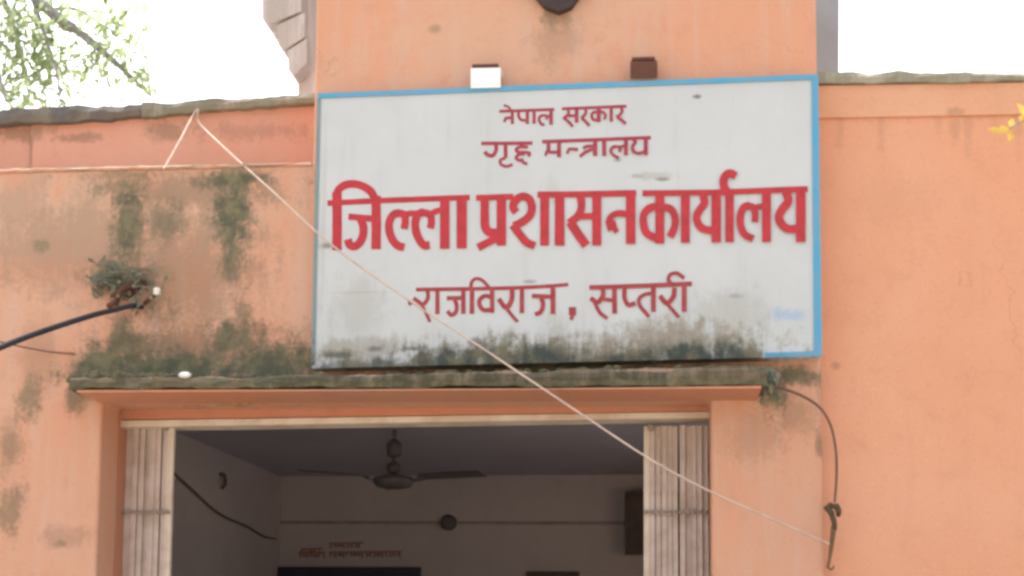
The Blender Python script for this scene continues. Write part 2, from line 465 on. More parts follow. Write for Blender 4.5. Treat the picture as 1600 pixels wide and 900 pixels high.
# the room behind the doorway
IXL, IXR, IYB, IZC = -3.02, 1.5, 5.0, 2.76
bm = bmesh.new(); box(bm, IXL - .2, IXL, .201, IYB + .2, 0, IZC + .02); obj('interior_wall', bm, M_inside, bld)
WY0, WY1, WZ0, WZ1 = .9, 3.4, .9, 2.3        # unseen window opening, added to let more sky light into the room
bm = bmesh.new()
for (ya, yb, za, zb_) in ((.201, WY0, 0, IZC + .02), (WY1, IYB + .2, 0, IZC + .02), (WY0 + .0005, WY1 - .0005, 0, WZ0), (WY0 + .0005, WY1 - .0005, WZ1, IZC + .02)):
    box(bm, IXR, IXR + .2, ya, yb, za, zb_)
obj('interior_wall', bm, M_inside, bld)
bm = bmesh.new(); box(bm, IXL + .001, IXR - .001, IYB, IYB + .2, 0, IZC + .02); bw = obj('interior_wall', bm, M_inside, bld)
bm = bmesh.new(); box(bm, IXL - .2, IXR + .2, .365, IYB + .2, IZC, IZC + .14); obj('ceiling', bm, M_ceil, bld)
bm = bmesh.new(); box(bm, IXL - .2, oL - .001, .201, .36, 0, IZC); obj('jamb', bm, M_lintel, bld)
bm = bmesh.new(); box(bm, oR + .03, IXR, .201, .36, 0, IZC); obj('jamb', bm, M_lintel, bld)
bm = bmesh.new(); box(bm, IXL, IXR, 1.9, 2.08, IZC - .06, IZC + .01); obj('ceiling_beam', bm, M_ceil, bld)
bm = bmesh.new(); box(bm, IXL + .001, IXR - .001, .2, IYB, -.02, .03); obj('interior_floor', bm, M_floor, bld)
bm = bmesh.new(); zc = at(700, 818, IYB).z; tube(bm, [(IXL, IYB - .012, zc + .01), (IXR, IYB - .012, zc - .01)], .011); obj('conduit', bm, M_conduit, bld)

# ------------------------------------------------------------------ strokes of paint on a flat sheet
def stroke_mesh(strokes, Y, dy=-.00006, wide=1.0):
    bm = bmesh.new(); y = Y
    for w, pts in strokes:
        w *= wide
        P = smooth_path([Vector((px, py, 0)) for px, py in pts], 6)
        L_, R_ = [], []
        for i, p in enumerate(P):
            d = (P[min(i + 1, len(P) - 1)] - P[max(i - 1, 0)])
            if d.length < 1e-6: d = Vector((1, 0, 0))
            d.normalize(); nrm = Vector((-d.y, d.x, 0))
            ww = w * .5 * (1 + .07 * noise.noise(Vector((p.x * .11, p.y * .11, w))))
            a, b = p + nrm * ww, p - nrm * ww
            qa, qb = at(a.x, a.y, Y), at(b.x, b.y, Y)
            qa.y = qb.y = y
            L_.append(bm.verts.new(qa)); R_.append(bm.verts.new(qb))
            y += dy * .12
        for i in range(len(P) - 1):
            bm.faces.new((L_[i], R_[i], R_[i + 1], L_[i + 1]))
        y += dy
    return bm

LINE1 = [(4, [(780, 174), (825, 172.5), (866, 171)]), (4, [(878, 170), (930, 168), (979, 166)]),
 (4.2, [(800.5, 173), (800.5, 194)]), (4, [(800, 184), (790, 184.5)]), (6, [(787, 186.5), (791, 188)]), (3, [(799, 173), (794, 167), (787, 164.5)]),
 (3.8, [(810.5, 173), (810.5, 182), (815, 187.5), (824, 188)]), (4.2, [(824, 172), (824, 194)]), (4.2, [(834.5, 172), (834.5, 193.5)]),
 (3.6, [(850, 180), (844, 182), (842.5, 188), (846, 194), (851, 195)]), (3.6, [(850, 180), (854.5, 182), (854, 187)]), (3.4, [(854, 183), (861, 180)]), (4.5, [(861, 171), (861, 195)]),
 (3.8, [(887, 170), (888.5, 177), (884.5, 182), (880, 186)]), (4, [(882, 185), (889, 191), (895, 198)]), (3.6, [(886, 181), (901, 181)]), (4.6, [(901, 169), (901, 192)]),
 (3.8, [(914, 169), (915.5, 176), (911.5, 182), (908, 185)]), (4, [(909, 185), (915, 190), (921, 197)]),
 (5, [(935.5, 168), (935.5, 191)]), (3.6, [(934, 175), (927, 176), (924.5, 181), (927, 187), (934, 188)]), (3.6, [(937, 175), (943, 176), (946, 181), (944, 187)]),
 (4.2, [(955, 167), (955, 190.5)]), (3.8, [(970, 167), (972, 174), (968, 180), (963, 183)]), (4, [(964, 183), (971, 188), (978, 194)])]
LINE2 = [(4.4, [(752, 224), (792, 224), (832, 223.5)]), (4.4, [(847, 221.5), (930, 218.5), (1017, 215)]),
 (4.6, [(775, 225), (775, 235), (770, 243), (762, 242), (757, 237)]), (4.6, [(790, 224), (790, 247)]), (3.6, [(790, 247), (782, 250), (783, 257), (792, 260), (801, 257)]),
 (4.2, [(815, 224), (815, 230)]), (3.8, [(825, 230), (813, 229.8), (806.5, 233.5), (810, 237.8), (822, 238)]), (3.8, [(821, 238), (827.5, 239.5), (825.5, 244.5)]), (3.8, [(820, 240.5), (811, 241.5), (806.5, 246.5), (811, 250.5), (818, 249.5)]), (3.6, [(815, 250), (818, 254), (824, 256.5)]),
 (4.6, [(857, 222), (857, 239)]), (6.5, [(851.5, 239), (855.5, 240)]), (3.8, [(857, 238), (873, 238)]), (4.8, [(873.5, 221), (873.5, 246)]),
 (3.8, [(903, 234), (893, 233), (887, 234)]), (6.2, [(885.5, 236), (889.5, 237.5)]),
 (3.8, [(930, 228.5), (917, 229), (911, 232)]), (3.8, [(927, 233), (915, 238), (906, 245)]), (5, [(930, 219), (930, 244)]), (4.8, [(944, 218), (944, 244)]),
 (3.6, [(964, 229), (957, 230.5), (954.5, 237), (959, 243), (967, 247)]), (3.6, [(964, 229), (969, 232), (968, 238)]), (3.4, [(968, 230), (978, 227.5)]), (4.8, [(978, 217), (978, 243)]),
 (4.0, [(988, 217), (993, 222), (988.5, 228.5), (989.5, 236), (997, 240), (1008, 237.5)]), (4.8, [(1009, 216), (1009, 243)])]
LINE3 = [(9, [(511.5, 317.5), (595, 313.5), (665, 311), (734, 308.5)]), (15, [(526.5, 300), (526.8, 345), (526.5, 391)]),
 (12.5, [(526, 304), (530, 295.5), (540, 289), (553, 287.5), (567, 291), (580, 300), (587.5, 315)]), (15, [(587.5, 306), (588, 350), (587.5, 389.5)]),
 (10, [(544.5, 338.5), (562, 340), (584, 342)]), (12.5, [(563, 341), (567.5, 353), (567.5, 366), (563, 378), (554.5, 385), (546.5, 382.5), (543.5, 374)]),
 (12.5, [(626, 332.5), (615, 335.5), (608.5, 347), (608.5, 361), (613.5, 375), (622, 384), (632, 386.5)]), (11.5, [(624, 333), (632, 336.5), (633.3, 347), (631.5, 358)]), (9, [(631, 335.5), (643, 333.5), (655, 333.5)]),
 (12.5, [(663, 331.5), (653.5, 335), (649, 347), (650, 361), (655.5, 375), (663, 383.5), (671.5, 383)]), (11.5, [(661, 332), (672, 336), (674.2, 347), (672.5, 357)]), (9, [(671, 336), (681, 330.5), (694, 327)]),
 (15, [(695, 310), (695, 389)]), (16, [(721.5, 309), (721.5, 388.5)]),
 (9, [(744, 309.5), (775, 308.5), (802, 307.5)]), (13.5, [(757.5, 309), (757.5, 340), (758.5, 355), (765, 363), (780, 364.5)]), (15, [(783.5, 308), (783.5, 384)]), (12, [(780, 371), (765, 378), (747, 387)]),
 (12.5, [(807, 332), (802, 325), (804.5, 315), (815, 307.5), (826, 310.5), (831, 322), (828.5, 336), (818, 346), (803, 353.5)]), (12.5, [(801, 352), (811, 365), (823, 379), (836, 384.5)]),
 (9.5, [(840, 304.5), (905, 304), (994, 302)]), (14, [(851, 305), (851, 384)]), (15, [(874.5, 305), (874.5, 384)]),
 (12, [(907.5, 306), (908.5, 325), (903, 338), (889, 349)]), (14, [(891, 347), (902, 364), (916, 384)]), (10, [(903, 338.5), (932, 338)]), (14, [(932.5, 305), (932.5, 384)]),
 (10, [(984, 335.5), (966, 334), (955, 339), (950.5, 349)]), (15.5, [(953.5, 346), (957.5, 360)]), (9, [(958, 362), (965, 357)]), (15, [(985.5, 303), (985.5, 381.5)]),
 (9, [(1004, 302.5), (1060, 302), (1123, 301), (1190, 298.5), (1262, 296)]), (14, [(1031, 303), (1031, 381)]), (12, [(1033, 323), (1017, 325), (1006.5, 335), (1005.5, 350), (1011, 365), (1028, 374)]), (11.5, [(1031, 324), (1047, 326.5), (1054.5, 339), (1054, 355), (1047, 371)]),
 (14, [(1070.8, 302), (1070.8, 380)]),
 (12, [(1098, 303), (1100.5, 318), (1093, 329), (1088.5, 340), (1092, 352), (1101, 359), (1117, 361)]), (15, [(1119, 302), (1119, 379.5)]), (14, [(1139.8, 301), (1139.8, 379)]),
 (12.5, [(1136, 301), (1130.5, 289), (1132.5, 277), (1140.5, 271.5), (1150, 276)]),
 (11.5, [(1172, 321.5), (1162, 325), (1156.8, 338), (1157.5, 354), (1163.5, 367), (1177, 374)]), (10.5, [(1170, 322), (1177.5, 326), (1180, 337), (1179, 348)]), (9, [(1176, 325.5), (1197, 322)]), (14, [(1197.5, 299), (1197.5, 379)]),
 (13, [(1228, 300), (1231.5, 315), (1222, 328), (1216.8, 340), (1222, 352), (1232, 358.5), (1248, 358)]), (15, [(1251, 297), (1251, 379)])]
LINE4 = [(5.4, [(650, 452.5), (730, 451.5), (800, 450), (862, 447)]), (5, [(862, 447), (888, 444.5)]),
 (5.6, [(668, 453), (668.5, 466), (661, 475.5), (652, 470), (646, 466)]), (4.6, [(657, 473), (665, 488), (672, 503)]), (6, [(638, 475), (643, 472.5)]), (6, [(683.5, 452), (683.5, 491)]),
 (5.6, [(698, 466), (724, 465.5)]), (5.6, [(709, 466), (713.5, 477), (712, 488), (705, 492), (699, 486)]), (6, [(724, 451), (724, 490.5)]),
 (6.2, [(737.5, 451), (737.5, 490.5)]), (4.6, [(735.5, 451), (737, 441), (744, 435.5), (754, 438.5), (764, 449)]),
 (6, [(769, 464.5), (758, 462.5), (750, 468), (749.5, 477), (756, 484.5), (769, 484)]), (6, [(769, 450), (769, 489)]),
 (6.6, [(779, 467), (790.5, 480.5), (799, 470), (800.5, 452)]), (4.6, [(790, 480), (800, 493), (809, 503)]), (6, [(815.5, 449), (815.5, 489.5)]),
 (6, [(831, 462.5), (864, 464)]), (6, [(845, 463), (848.5, 476), (845, 487.5), (836, 491.5)]), (6.6, [(864, 447), (864, 490.5)]),
 (9.5, [(894.5, 480), (894.5, 493)]), (5, [(895, 492), (892, 500)]),
 (6.2, [(921, 449.5), (1000, 447), (1081, 443.5)]),
 (6.4, [(941, 450), (942.5, 461), (934, 472.5), (923, 466)]), (5.4, [(940, 467), (960, 470)]), (6.4, [(960, 449), (960.5, 490)]), (5, [(929, 472), (937, 488), (949, 498)]),
 (6, [(976, 449), (976, 466), (982, 476.5), (993, 474)]),
 (5, [(1020, 458.5), (1007, 460.5), (998.5, 467.5), (1000, 478), (1008, 488), (1014, 495)]), (6.4, [(1021, 447), (1021, 487.5)]),
 (6.6, [(1031, 462.5), (1042, 474), (1052, 464), (1054, 450)]), (4.6, [(1041, 473), (1052, 486), (1061, 496)]), (6.8, [(1069, 445), (1069, 487.5)]), (5, [(1052, 446), (1044.5, 438), (1047.5, 429.5), (1058, 427.5), (1069, 435)])]

# ------------------------------------------------------------------ the sign board
YB = -.075                                    # its painted face
c0, c1, c2, c3 = at(487, 576, YB), at(1284, 557, YB), at(1278.5, 117, YB), at(496, 147, YB)
base = (c0 + c1) / 2
sign = thing('sign_board', 'white painted signboard with red lettering and a blue border above the doorway', 'sign', base)
def sst(px, py, rx, ry, s):
    a = st(px, py, rx, ry, s, YB)
    return (a[0] - base.x, a[1] - base.z, *a[2:])
mt, nt, bs = nodes_of('sign_white_paint')
v = objvec(nt)
n1, n2 = fnoise(nt, v, 2.2, 6, .6, .3), fnoise(nt, v, 14, 6, .7)
n3 = fnoise(nt, objvec(nt, (12, 12, 1.2)), 1.5, 6, .65)
c = mixc(nt, mrange(nt, n1, .35, .7), (0.555, 0.595, 0.60), (0.515, 0.555, 0.555))
c = mixc(nt, mrange(nt, n3, .54, .76, 0, .25), c, (0.40, 0.40, 0.37))
c = mixc(nt, mrange(nt, n2, .62, .8, 0, .25), c, (0.36, 0.34, 0.30))
wob = math_(nt, 'MULTIPLY', math_(nt, 'SUBTRACT', math_(nt, 'ADD', math_(nt, 'MULTIPLY', n2, .6), math_(nt, 'MULTIPLY', fnoise(nt, objvec(nt, (22, 22, 5)), 1.0, 6, .75), .5)), .56), 3.4)
soot = [sst(590, 574, 160, 22, .85), sst(700, 566, 120, 34, .97), sst(810, 560, 150, 36, 1.0), sst(960, 566, 150, 30, 1.0), sst(1090, 560, 120, 36, 1.0), sst(1150, 562, 80, 34, .95), sst(870, 584, 420, 34, 1.0), sst(560, 582, 110, 24, .9), sst(1050, 550, 110, 22, .6), sst(690, 552, 60, 20, .6)]
brown = [sst(880, 562, 420, 52, .8), sst(1070, 535, 160, 50, .8), sst(1010, 520, 60, 30, .5), sst(560, 552, 110, 36, .55), sst(560, 480, 60, 70, .22), sst(1140, 490, 80, 50, .25), sst(870, 530, 26, 50, .35), sst(1020, 275, 50, 9, .3), sst(860, 300, 20, 40, .15), sst(540, 550, 60, 9, .9)]
spots = [sst(828, 440, 13, 4, .5), sst(1089, 151, 11, 5, .8), sst(1036, 280, 15, 4, .55), sst(995, 275, 14, 4, .3), sst(510, 384, 14, 8, .7), sst(1150, 462, 13, 5, .3), sst(530, 555, 40, 7, .9), sst(645, 545, 26, 6, .8), sst(585, 545, 16, 6, .7), sst(742, 534, 20, 9, .7), sst(527, 388, 10, 5, .6), sst(965, 250, 8, 4, .6)]
c = mixc(nt, stain_mask(nt, v, brown, wob), c, (0.26, 0.22, 0.155))
c = mixc(nt, stain_mask(nt, v, soot, wob), c, mixc(nt, mrange(nt, fnoise(nt, v, 11, 5), .4, .62), (0.065, 0.078, 0.068), (0.17, 0.155, 0.10)))
c = mixc(nt, stain_mask(nt, v, spots, math_(nt, 'MULTIPLY', wob, .6)), c, (0.12, 0.12, 0.10))
c = mixc(nt, stain_mask(nt, v, [sst(1235, 492, 38, 13, .55), sst(1215, 490, 12, 18, .4)], wob), c, (0.25, 0.42, 0.62))
c = mixc(nt, stain_mask(nt, v, [sst(560, 457, 70, 2.5, .5), sst(506, 340, 5, 220, .3)], math_(nt, 'MULTIPLY', wob, .3)), c, (0.38, 0.37, 0.34))
L(nt, c, bs.inputs['Base Color'])
bs.inputs['Roughness'].default_value = .7
bs.inputs['Specular IOR Level'].default_value = .25
bp = N(nt, 'ShaderNodeBump'); bp.inputs['Strength'].default_value = .15; bp.inputs['Distance'].default_value = .01
L(nt, n2, bp.inputs['Height']); L(nt, bp.outputs[0], bs.inputs['Normal'])
M_sign = mt
bm = bmesh.new()
prism(bm, [(p.x, p.z) for p in (c0, c1, c2, c3)], YB, -.002)
obj('board', bm, M_sign, sign, bevel=.003)
def blue_edges(name, col, soot_c, soots):
    mt, nt, bs = nodes_of(name)
    v = objvec(nt)
    n2 = fnoise(nt, v, 9, 6, .7)
    c = mixc(nt, mrange(nt, n2, .4, .65), col, tuple(x * .75 + .08 for x in col))
    w = math_(nt, 'MULTIPLY', math_(nt, 'SUBTRACT', n2, .5), 3)
    c = mixc(nt, stain_mask(nt, v, soots, w), c, soot_c)
    L(nt, c, bs.inputs['Base Color']); bs.inputs['Roughness'].default_value = .6
    return mt
M_edge = blue_edges('blue_border_paint', (0.075, 0.34, 0.55), (0.07, 0.075, 0.06), [sst(860, 565, 340, 40, .97), sst(560, 565, 120, 40, .85), sst(490, 560, 20, 60, .8)])
M_edgel = blue_edges('dull_teal_border_paint', (0.17, 0.26, 0.27), (0.08, 0.085, 0.07), [sst(488, 570, 20, 50, .9)])
bm = bmesh.new()
q = lambda pts: prism(bm, pxp(pts, YB), YB - .006, YB - .0005)
q([(496.5, 146.5), (1278.5, 116.5), (1278.3, 124.5), (496.8, 154)])
q([(1268, 125.2), (1278.6, 124.8), (1284.3, 556), (1272, 556.6)])
q([(1195, 551.5), (1271.8, 549.5), (1271.9, 556.7), (1195, 558.5)])
obj('border', bm, M_edge, sign)
bm = bmesh.new()
q = lambda pts: prism(bm, pxp(pts, YB), YB - .006, YB - .0005)
q([(496, 154.5), (501, 154.3), (492, 570), (486.6, 571)])
tag(obj('border', bm, M_edgel, sign), 'thin dull teal edge down the left side')
for strokes, mat_, wd, lab in ((LINE1, M_maroon, 1.22, 'small faded red top line of lettering'), (LINE2, M_maroon, 1.32, 'small faded red second line of lettering'), (LINE3, M_red, 1.0, 'large bold red main line of lettering'), (LINE4, M_maroon2, 1.14, 'thin dark red bottom line of lettering')):
    tag(obj('lettering', stroke_mesh(strokes, YB - .0008, wide=wd), mat_, sign), lab)
# the two straps that hold its top edge
def strap(px0, px1, py0, py1, mat_, lab):
    bm = bmesh.new()
    prism(bm, pxp([(px0, py1), (px1, py1 - 1), (px1, py0), (px0, py0 + 1)], YB), YB - .016, YB - .008)
    prism(bm, pxp([(px0, py0 + 3), (px1, py0 + 2), (px1, py0 - 2), (px0, py0 - 1)], YB), YB - .015, -.001)
    s_ = tag(obj('strap', bm, mat_, sign, bevel=.006), lab)
    bm = bmesh.new()
    prism(bm, pxp([(px0 + 2, py0 - 2), (px1 - 3, py0 - 3), (px1 - 4, py0 - 7), (px0 + 3, py0 - 6)], YB), YB - .017, -.001)
    obj('hook', bm, M_rust, s_)
strap(736, 783, 109, 140, M_white, 'bright white metal strap')
strap(985, 1027, 98, 125, M_rust, 'rusty brown metal strap')

# dark ornament on the tower above the sign, its tip in view
o0 = at(870, 10)
orn = thing('wall_ornament', 'dark brown pointed plaque at the top of the tower, only its tip in view', 'ornament', (o0.x, 0, o0.z))
bm = bmesh.new()
prism(bm, pxp([(872, 21), (893, 13), (912, -14), (955, -60), (955, -150), (872, -215), (785, -150), (785, -60), (828, -14), (850, 12)], -.03), -.045, -.002)
obj('plaque', bm, M_dark, orn, bevel=.008)

# ------------------------------------------------------------------ the block behind the tower
YR = 1.6
rb = thing('rear_building', 'grey rendered block with stepped cornice behind the orange tower', 'building', (at(880, 0, YR).x, YR + .6, 2.9))
zt = HT + .5
RB0, RB1 = X(462, 60, YR), X(1296, 60, YR)
bm = bmesh.new(); box(bm, RB0 + .02, RB1, YR, YR + 1.6, 2.9, zt); obj('wall', bm, M_grey, rb)
for (xa, xb, ya, yb) in ((408, 470, 38, -420), (433, 476, 78, 38.5), (449, 480, 118, 78.5)):
    bm = bmesh.new()
    pts = pxp([(xa, yb), (xa + 1, ya - 9), (xa + 6, ya - 2), (xa + 10, ya), (xb, ya - 20), (xb, yb - 20 if yb > 0 else yb)], YR - .12)
    prism(bm, pts, YR - .12, YR + 1.3)
    obj('cornice', bm, M_grey, rb, bevel=.006)
bm = bmesh.new()
prism(bm, pxp([(1270, 140), (1311, 140), (1314, -420), (1270, -420)], YR - .25), YR - .25, YR - .003)
obj('pillar', bm, M_bluegrey, rb, bevel=.01)

# ------------------------------------------------------------------ folded collapsible gates
def gate(px0, px1, n, label, stile_first):
    Yg = .30
    x0, x1 = at(px0, 760, Yg - .03).x, at(px1, 760, Yg - .03).x
    top = min(at(px0, 665, Yg - .03).z, at(px1, 652, Yg - .03).z)
    t = thing('collapsible_gate', label, 'gate', ((x0 + x1) / 2, Yg, 0.03), 'folded leaves of the collapsible gate')
    rnd = random.Random(int(px0))
    p = (x1 - x0) / n
    for i in range(n):
        last = (i == n - 1) if not stile_first else (i == 0)
        xa = x0 + p * i + p * .09
        w = p * (.82 if not last else .9)
        yo = rnd.uniform(-.012, .012)
        lean = rnd.uniform(-.004, .004)
        bm = bmesh.new()
        y0 = Yg - .028 + yo
        # a channel: a web with two flanges turned to the front
        for (u0, u1, ya, yb) in ((0, w, y0 + .006, y0 + .024), (0, w * .22, y0, y0 + .0055), (w * .78, w, y0, y0 + .0055)):
            vs = []
            for z, l in ((.03, 0), (top - rnd.uniform(0, .004), lean)):
                vs.append([bm.verts.new((xa + u + l, y, z)) for u, y in ((u0, ya), (u1, ya), (u1, yb), (u0, yb))])
            for k in range(4):
                bm.faces.new((vs[0][k], vs[0][(k + 1) % 4], vs[1][(k + 1) % 4], vs[1][k]))
            bm.faces.new(vs[0][::-1]); bm.faces.new(vs[1])
        obj('stile' if last else 'picket', bm, M_gatec if last else M_gate, t)
    for (pa, pb) in ((802, 804), (1010, 1010), (1220, 1220)):
        za = at(px0, pa, Yg).z
        bm = bmesh.new()
        box(bm, x0 + .004, x1 - .004, Yg - .046, Yg - .0425, za - .006, za + .006)
        for i in range(n):
            cx = x0 + p * (i + .5)
            lathe(bm, (cx, Yg - .046, za), [(.0085, 0), (.0085, -.004), (.004, -.006)], 10, 'y')
        obj('riveted_bar', bm, M_gated, t)
    # flat lattice links folded between the pickets
    for i in range(n - 1):
        bm = bmesh.new()
        cx = x0 + p * (i + 1)
        tube(bm, [(cx - .005, Yg + .008, top - .35), (cx + .005, Yg + .008, top - .9)], .006, seg=4)
        tube(bm, [(cx + .005, Yg + .012, top - .9), (cx - .005, Yg + .012, top - 1.5)], .006, seg=4)
        obj('lattice_link', bm, M_gated, t)
    rp = at(258 if not stile_first else 1017, 668 if not stile_first else 661, Yg - .05)
    bm = bmesh.new(); lathe(bm, (rp.x, Yg - .04, top - .012), [(.015, 0), (.015, -.014), (.006, -.018)], 14, 'y')
    obj('roller', bm, M_gated, t)
gate(188, 270, 9, 'leaf of the white collapsible gate folded against the left jamb', False)
gate(1004, 1108, 11, 'leaf of the white collapsible gate folded against the right jamb', True)

# ------------------------------------------------------------------ inside the room
FY = 2.6
fp = at(615, 752, FY)
fan = thing('ceiling_fan', 'dark three bladed ceiling fan hanging in the dim room', 'fan', (fp.x, FY, IZC))
bm = bmesh.new(); lathe(bm, (fp.x, FY, 0), [(.012, fp.z + .02), (.012, IZC - .001)], 12); obj('rod', bm, M_fan, fan)
bm = bmesh.new(); z = at(615, 702, FY).z; lathe(bm, (fp.x, FY, 0), [(.02, z - .05), (.045, z - .035), (.048, z + .03), (.02, z + .06)], 20); obj('canopy_cup', bm, M_fan, fan, smooth=True)
bm = bmesh.new(); z = at(615, 732, FY).z; lathe(bm, (fp.x, FY, 0), [(.02, z - .03), (.042, z - .02), (.045, z + .02), (.02, z + .04)], 20); obj('canopy_cup', bm, M_fan, fan, smooth=True)
bm = bmesh.new(); lathe(bm, (fp.x, FY, fp.z), [(.05, -.045), (.10, -.035), (.125, -.005), (.12, .02), (.06, .035), (.02, .04)], 28); obj('motor', bm, M_fan, fan, smooth=True)
for k in range(3):
    a = R(-20 + 120 * k)
    d = Vector((math.cos(a), math.sin(a), 0)); s = Vector((-d.y, d.x, 0))
    bm = bmesh.new()
    rows = []
    for r_, w in ((.10, .02), (.17, .022), (.20, .055), (.40, .062), (.60, .06)):
        cpt = Vector((fp.x, FY, fp.z - .002 + .02 * (r_ > .18)))
        rows.append([bm.verts.new(cpt + d * r_ + s * (w * q_) + Vector((0, 0, -.18 * w * q_ + dz))) for q_, dz in ((-1, 0), (1, 0), (1, .005), (-1, .005))])
    for r0_, r1_ in zip(rows, rows[1:]):
        for j in range(4):
            bm.faces.new((r0_[j], r0_[(j + 1) % 4], r1_[(j + 1) % 4], r1_[j]))
    bm.faces.new(rows[0][::-1]); bm.faces.new(rows[-1])
    obj('blade', bm, M_fan, fan)

def wall_box(name, label, cat, px0, py0, px1, py1, mat_, trim, depth=.05):
    a, b = at(px0, py0, IYB - depth), at(px1, py1, IYB - depth)
    t = thing(name, label, cat, ((a.x + b.x) / 2, IYB, b.z))
    bm = bmesh.new(); box(bm, a.x + .03, b.x - .03, IYB - depth + .008, IYB - .002, b.z + .03, a.z - .03); obj('panel', bm, mat_, t)
    bm = bmesh.new()
    box(bm, a.x, b.x, IYB - depth, IYB - .003, a.z - .029, a.z); box(bm, a.x, b.x, IYB - depth, IYB - .003, b.z, b.z + .029)
    box(bm, a.x, a.x + .029, IYB - depth, IYB - .003, b.z + .0295, a.z - .0295); box(bm, b.x - .029, b.x, IYB - depth, IYB - .003, b.z + .0295, a.z - .0295)
    obj('frame', bm, trim, t, bevel=.003)
wall_box('notice_board', 'navy notice board on the back wall under the red lettering', 'board', 432, 886, 655, 1010, M_board, M_board)
wall_box('wall_cabinet', 'dark wooden cabinet on the back wall beside the right gate leaf', 'cabinet', 976, 768, 1060, 866, M_wood, M_wood, .14)
wall_box('picture_frame', 'brown framed panel low on the back wall, only its top edge in view', 'frame', 822, 893, 905, 985, M_wood, M_wood, .03)
jp = at(700, 816, IYB - .05)
bm = bmesh.new(); lathe(bm, (jp.x, IYB - .002, jp.z), [(.062, 0), (.062, -.03), (.045, -.05), (.02, -.055)], 22, 'y')
tag(obj('junction_box', bm, M_fan, None, (jp.x, IYB, jp.z), smooth=False), 'round dark junction box on the conduit across the back wall', 'junction box')
rnd = random.Random(4)
ink = []
for (x0_, x1_, y_) in ((470, 505, 858), (514, 568, 849), (466, 508, 864), (514, 628, 863)):
    ink.append((2.2, [(x0_, y_), (x1_, y_ - 1)]))
    x = x0_ + 3
    while x < x1_ - 2:
        ink.append((2.4, [(x, y_), (x + rnd.uniform(-1, 1), y_ + rnd.uniform(6, 9))]))
        if rnd.random() < .7: ink.append((2, [(x, y_ + 4), (x - 3, y_ + 3), (x - 4, y_ + 6)]))
        x += rnd.uniform(5, 8)
tag(obj('wall_lettering', stroke_mesh(ink, IYB - .0015), M_redink, bw), None)
bm = bmesh.new()
tube(bm, [at_x(px, py, IXL + .014) for px, py in ((262, 728), (278, 745), (300, 765), (330, 793), (352, 808), (385, 822), (412, 838), (431, 842))], .008, seg=6)
o = obj('slack_wire', bm, M_iwire, None, at_x(330, 793, IXL + .014)); tag(o, 'slack dark wire drooping along the left wall inside the room', 'wire')
hp = at_x(343, 752, IXL)
bm = bmesh.new(); tube(bm, [hp + Vector((.0, 0, .05)), hp + Vector((.03, 0, .04)), hp + Vector((.04, 0, -.02)), hp + Vector((.015, 0, -.05))], .013, seg=8)
tag(obj('wall_hook', bm, M_iwire, None, hp), 'small dark hook on the left wall inside the room', 'hook')

# ------------------------------------------------------------------ moss and litter on the canopy slab
bm = bmesh.new(); rnd = random.Random(8)
topf = lerp_z([(108, 590), (500, 586), (860, 578), (1198, 571)], YS)
for i in range(420):
    px = rnd.choice((rnd.uniform(112, 480), rnd.uniform(112, 300), rnd.uniform(480, 1195)))
    Y = rnd.uniform(YS + .03, -.02)
    x = at(px, 588, Y).x
    r = rnd.uniform(.008, .024) * (1.25 if px < 300 else .8)
    M3 = Matrix.Translation((x, Y, topf(x) + .004)) @ Matrix.Diagonal((r * 1.5, r * 1.2, r * rnd.uniform(.7, 1.3), 1))
    r_ = bmesh.ops.create_icosphere(bm, subdivisions=1, radius=1, matrix=M3)
    for v_ in r_['verts']: v_.co += Vector((rnd.uniform(-1, 1), rnd.uniform(-1, 1), rnd.uniform(-1, 1))) * r * .22
tag(obj('moss', bm, M_moss, None, (at(400, 590, YS).x, YS, topf(0))), 'moss cushions grown along the top of the canopy slab', 'moss', None, 'stuff')
bm = bmesh.new()
wp = at(286, 586, YS - .004)
r_ = bmesh.ops.create_icosphere(bm, subdivisions=2, radius=1, matrix=Matrix.Translation(wp + Vector((0, .02, .004))) @ Matrix.Diagonal((.028, .018, .012, 1)))
for v_ in r_['verts']: v_.co += Vector((noise.noise(v_.co * 60), noise.noise(v_.co * 60 + Vector((5, 0, 0))), noise.noise(v_.co * 60 + Vector((0, 7, 0))))) * .006
tag(obj('plastic_scrap', bm, M_rag, None, wp), 'crumpled white plastic scrap on the front edge of the mossy canopy slab', 'litter')

# moss beard hanging at the right end of the slab
bm = bmesh.new(); rnd = random.Random(3)
bp0 = at(1204, 585, -.12)
for i in range(90):
    px, py = rnd.gauss(1202, 7), 574 + abs(rnd.gauss(0, 20))
    p = at(px, py, rnd.uniform(-.2, -.03))
    leaf(bm, p, Vector((rnd.uniform(-.6, .6), rnd.uniform(-.6, .2), rnd.uniform(-1, .1))), Vector((rnd.uniform(-.5, .5), -1, .3)), rnd.uniform(.03, .055), .011)
tag(obj('fern_tuft', bm, M_cleaf, None, bp0), 'dark green fern tuft hanging at the right end of the canopy slab', 'fern')

# ------------------------------------------------------------------ wires, bracket and rope
bp1 = at(205, 462)
brk = thing('insulator_bracket', 'rusty wall bracket with a white insulator on the stained left wall', 'bracket', (bp1.x, 0, bp1.z))
bm = bmesh.new()
tube(bm, [at(170, 478, -.01), at(182, 470, -.06), at(190, 452, -.09), at(205, 446, -.07), at(216, 440, -.01)], .012, seg=8)
tube(bm, [at(186, 460, -.08), at(176, 462, -.01)], .011, seg=8)
prism(bm, pxp([(196, 455), (226, 434), (230, 444), (200, 466)], -.01), -.02, -.001)
obj('arm', bm, M_rust, brk)
bm = bmesh.new()
ip = at(245, 456, -.05)
tube(bm, [at(226, 474, -.02), at(236, 466, -.05), at(243, 460, -.05)], .009, seg=8)
obj('pin', bm, M_rust, brk)
bm = bmesh.new(); lathe(bm, ip, [(.010, -.016), (.017, -.010), (.013, 0), (.017, .010), (.010, .018)], 16); obj('insulator', bm, M_porc, brk, smooth=True)
